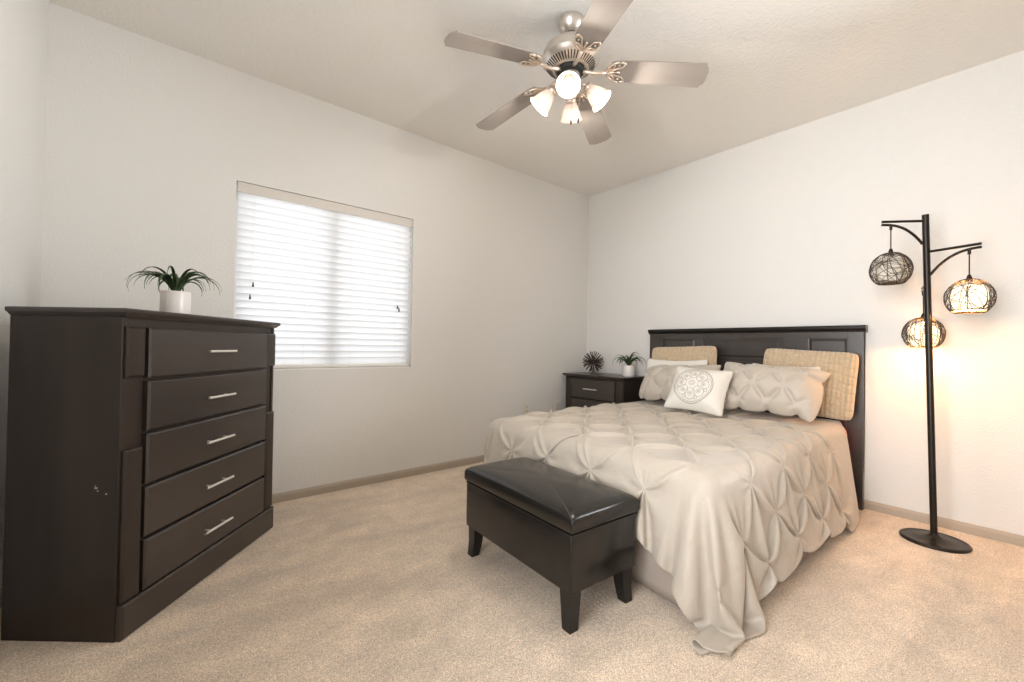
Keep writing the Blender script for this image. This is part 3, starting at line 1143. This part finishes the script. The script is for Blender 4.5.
for stage, (steps, iters) in enumerate(((220, 24), (150, 24))):
    if stage:
        P = upsample(P)
        h /= 2
        P += rng_.uniform(-0.0006, 0.0006, P.shape)
    n, m = P.shape[:2]
    headpin = (P[0, :, 1] > BY0 + 0.03) & (P[0, :, 1] < BY1 - 0.03)
    P[0, headpin, 2] = 0.592
    head0 = P[0, headpin].astype(np.float32)
    ri, rj = rest_lengths(n, m, h)
    P = cloth(P, h, ri, rj, steps, iters, force, collide, damp=0.97, bend=0.06, shear=0.2)
print('comforter tail', P[-1, 0], P[-1, -1])
me = grid_mesh('comforter', P)
com = link('comforter', me, COMF, smooth=True)
md = com.modifiers.new('thick', 'SOLIDIFY'); md.thickness = 0.007; md.offset = -1
if np.sign(grid_normals(P)[n // 2, m // 2, 2]) < 0:
    md.offset = 1
md = com.modifiers.new('sub', 'SUBSURF'); md.levels = 1; md.render_levels = 1
tag(com, 'sand coloured pinch-pleated comforter spread over the bed with a corner trailing on the carpet', 'comforter')


# pillows -------------------------------------------------------------
def pillow_half(wx, wy, hh_, puff, tufts_, steps=90, rib=None, seed=1, corner=0.0):
    """inflates one half of a pillow (grid in x,y; seam stays in z=0)"""
    n_, m_ = int(wx / hh_) + 1, int(wy / hh_) + 1
    i_, j_ = np.meshgrid(np.arange(n_), np.arange(m_), indexing='ij')
    Q = np.zeros((n_, m_, 3))
    Q[..., 0] = (i_ / (n_ - 1) - .5) * wx
    Q[..., 1] = (j_ / (m_ - 1) - .5) * wy
    ex = 1 - (2 * Q[..., 0] / wx) ** 2
    ey = 1 - (2 * Q[..., 1] / wy) ** 2
    Q[..., 2] = 0.02 * np.minimum(1, 6 * ex * ey)
    rs = np.random.RandomState(seed)
    Q[..., 2] += rs.uniform(-0.001, 0.001, Q.shape[:2]) * (ex * ey > 0)
    hx, hy = wx / (n_ - 1), wy / (m_ - 1)
    r_i = np.full((n_ - 1, m_), hx)
    r_j = np.full((n_, m_ - 1), hy)
    X, Y = Q[..., 0].copy(), Q[..., 1].copy()
    for (a, c) in tufts_:
        for R_, xx, yy in ((r_i, (X[:-1] + X[1:]) / 2, Y[:-1]), (r_j, X[:, :-1], (Y[:, :-1] + Y[:, 1:]) / 2)):
            R_ *= np.where((xx - a) ** 2 + (yy - c) ** 2 < 0.034 ** 2, 0.18, 1.0)

    def fo(P_, st):
        N = grid_normals(P_)
        return N * puff

    def co(P_, prev):
        for sl in ((0, slice(None)), (-1, slice(None)), (slice(None), 0), (slice(None), -1)):
            P_[sl][..., 2] = 0
        np.maximum(P_[..., 2], 0, out=P_[..., 2])
    return cloth(Q, hh_, r_i, r_j, steps, 10, fo, co, damp=0.9, bend=0.15), X, Y


def pillow(name, label, cat, wx, wy, puff, M, material, tufts_=(), cell=0.011, rib=0, group=None, seed=1, thick=None, flat_back=1.0, sag=0.0, wrinkle=0.0, boxy=0.55):
    Q, X, Y = pillow_half(wx, wy, cell, puff, tufts_, seed=seed)
    rc = 1 - 0.07 * (np.abs(2 * X / wx) ** 8) * (np.abs(2 * Y / wy) ** 8)
    Q[..., 0] += boxy * (X * rc - Q[..., 0])
    Q[..., 1] += boxy * (Y * rc - Q[..., 1])
    if thick:
        Q[..., 2] *= thick / max(1e-6, Q[..., 2].max())
    n_, m_ = Q.shape[:2]
    F = Q.copy()
    Bk = Q.copy()
    Bk[..., 2] *= -flat_back
    if rib:
        edge = np.minimum(1, Q[..., 2] / 0.006)
        r_ = np.sqrt(np.maximum(0, 1 - (2 * ((X / rib) % 1.0) - 1) ** 2))
        cr = 1 - 0.28 * (np.sin(Y * 115 + 1.5 * np.sin(X * 30)) * 0.5 + 0.5) ** 6 * wrinkle
        for A, sg in ((F, 1), (Bk, -1)):
            A[..., 2] += sg * 0.024 * r_ * cr * (0.25 + 0.75 * edge)
            A[..., 1] += 0.0035 * r_ * np.sign(Y) * (np.abs(Y) / (wy / 2)) ** 12
    for A in (F, Bk):
        A[..., 1] -= sag * (2 * X / wx) ** 2 * -1 * 0
    idx = np.arange(n_ * m_).reshape(n_, m_)
    inner = np.zeros((n_, m_), bool)
    inner[1:-1, 1:-1] = True
    bid = idx.copy()
    if rib:
        bid = idx + n_ * m_
        verts = np.concatenate([F.reshape(-1, 3), Bk.reshape(-1, 3)])
    else:
        extra = np.cumsum(inner.reshape(-1)).reshape(n_, m_) - 1 + n_ * m_
        bid = np.where(inner, extra, idx)
        verts = np.concatenate([F.reshape(-1, 3), Bk[inner]])
    f1 = np.stack([idx[:-1, :-1], idx[1:, :-1], idx[1:, 1:], idx[:-1, 1:]], -1).reshape(-1, 4)
    f2 = np.stack([bid[:-1, :-1], bid[:-1, 1:], bid[1:, 1:], bid[1:, :-1]], -1).reshape(-1, 4)
    fs = np.concatenate([f1, f2]).tolist()
    if rib:
        per_ = list(idx[:, 0]) + list(idx[-1, 1:]) + list(idx[-2::-1, -1]) + list(idx[0, -2:0:-1])
        for k in range(len(per_)):
            a_, c_ = int(per_[k]), int(per_[(k + 1) % len(per_)])
            fs.append([c_, a_, a_ + n_ * m_, c_ + n_ * m_])
    me = bpy.data.meshes.new(name)
    me.from_pydata(verts.tolist(), [], fs)
    o = link(name, me, material, smooth=True)
    o.matrix_world = M
    tag(o, label, cat, group)
    return o


def lean(cx, cy, zb, tilt, hgt, roll_=0.0, yaw_=0.0):
    """pillow standing on its long edge: local x -> world -y, local y -> up, local z -> towards the foot (-x)
    (cx, cy, zb) = middle of the bottom edge; tilt = lean back from vertical in degrees; hgt = height of the pillow"""
    base = Matrix(((0, 0, -1, 0), (-1, 0, 0, 0), (0, 1, 0, 0), (0, 0, 0, 1)))
    return (Matrix.Translation((cx, cy, zb)) @ Matrix.Rotation(math.radians(yaw_), 4, 'Z') @ Matrix.Rotation(math.radians(tilt), 4, 'Y')
            @ base @ Matrix.Rotation(math.radians(roll_), 4, 'Z') @ Matrix.Translation((0, hgt / 2, 0)))


def sham_tufts(wx, wy, px, py, ph=0):
    out = []
    r_ = 0
    y = -wy / 2 + py * 0.62
    while y < wy / 2 - 0.05:
        x = -wx / 2 + (px * 0.42 if r_ % 2 == ph else px * 0.92)
        while x < wx / 2 - 0.06:
            out.append((x, y))
            x += px
        y += py
        r_ += 1
    return out


pillow('ribbed_pillow', 'tan ribbed plush pillow against the headboard on the side away from the lamp', 'pillow', 0.60, 0.46, 0.0006, lean(-0.200, -1.225, 0.615, 8.5, 0.46, 2), CORD, rib=0.0265, flat_back=0.4, cell=0.0046, group='tan ribbed pillows', thick=0.045, wrinkle=1, boxy=0.85)
pillow('ribbed_pillow', 'tan ribbed plush pillow against the headboard on the floor lamp side', 'pillow', 0.57, 0.45, 0.0006, lean(-0.200, -2.125, 0.60, 8.5, 0.47, -3), CORD, rib=0.0265, flat_back=0.4, cell=0.0046, group='tan ribbed pillows', thick=0.048, seed=2, wrinkle=1, boxy=0.85)
pillow('white_pillow', 'plain white pillow mostly hidden behind the sham on the nightstand side', 'pillow', 0.58, 0.36, 0.0006, lean(-0.325, -1.205, 0.625, 16, 0.36, 1), WHITE_FAB, cell=0.015, group='white pillows', thick=0.036, flat_back=0.4, seed=3)
pillow('white_pillow', 'plain white pillow mostly hidden behind the sham on the floor lamp side', 'pillow', 0.46, 0.35, 0.0006, lean(-0.325, -2.02, 0.62, 16, 0.35, -1), WHITE_FAB, cell=0.015, group='white pillows', thick=0.036, flat_back=0.4, seed=4)
pillow('pillow_sham', 'sand pinch-pleated sham pillow on the nightstand side, behind the embroidered cushion', 'pillow', 0.72, 0.44, 0.0007, lean(-0.545, -1.30, 0.60, 40, 0.44, 3, -4), SHAM, sham_tufts(0.72, 0.44, 0.20, 0.115), cell=0.0095, flat_back=0.35, group='pinch-pleated shams', seed=5)
pillow('pillow_sham', 'sand pinch-pleated sham pillow on the floor lamp side of the bed', 'pillow', 0.72, 0.46, 0.0007, lean(-0.565, -2.00, 0.60, 36, 0.46, -2, 6), SHAM, sham_tufts(0.72, 0.46, 0.20, 0.12, 1), cell=0.0095, flat_back=0.35, group='pinch-pleated shams', seed=6)
cush = pillow('embroidered_cushion', 'square white cushion with grey round medallion embroidery in front of the shams', 'cushion', 0.42, 0.38, 0.0007, lean(-0.785, -1.63, 0.61, 34, 0.36, -4, 10), WHITE_FAB, cell=0.0095, seed=8)


def medallion(parent):
    """thread rings and petals following the cushion front"""
    me = parent.data
    from mathutils.bvhtree import BVHTree
    bv = BVHTree.FromPolygons([v.co.copy() for v in me.vertices], [p_.vertices[:] for p_ in me.polygons])

    def on(x, y):
        hit_ = bv.ray_cast(Vector((x, y, 0.5)), Vector((0, 0, -1)))
        return (hit_[0] + Vector((0, 0, 0.0006))) if hit_[0] else Vector((x, y, 0.05))
    b = NB()
    cx, cy = -0.012, -0.008
    g = 1.18

    def ring(x, y, r_, w, seg=28, a0=0, a1=2 * PI):
        full = abs(a1 - a0 - 2 * PI) < 1e-6
        k_ = [a0 + (a1 - a0) * i / seg for i in range(seg if full else seg + 1)]
        tube(b, [on(x + r_ * math.cos(a), y + r_ * math.sin(a)) for a in k_], w, 5, closed=full)
    ring(cx, cy, 0.112 * g, 0.0024, 60)
    ring(cx, cy, 0.104 * g, 0.0014, 60)
    ring(cx, cy, 0.018 * g, 0.0014, 16)
    ring(cx, cy, 0.010 * g, 0.0014, 12)
    for k in range(8):
        a = 2 * PI * k / 8
        px_, py_ = cx + 0.064 * g * math.cos(a), cy + 0.064 * g * math.sin(a)
        ring(px_, py_, 0.030 * g, 0.0015, 24)
        ring(px_, py_, 0.012 * g, 0.0013, 12)
        ring(px_, py_, 0.0045 * g, 0.0018, 8)
        a2 = a + PI / 8
        ring(cx + 0.087 * g * math.cos(a2), cy + 0.087 * g * math.sin(a2), 0.009 * g, 0.0014, 10)
    obj('medallion', b, mat('grey_thread', (0.30, 0.26, 0.24), 0.7), parent, smooth=True)


medallion(cush)
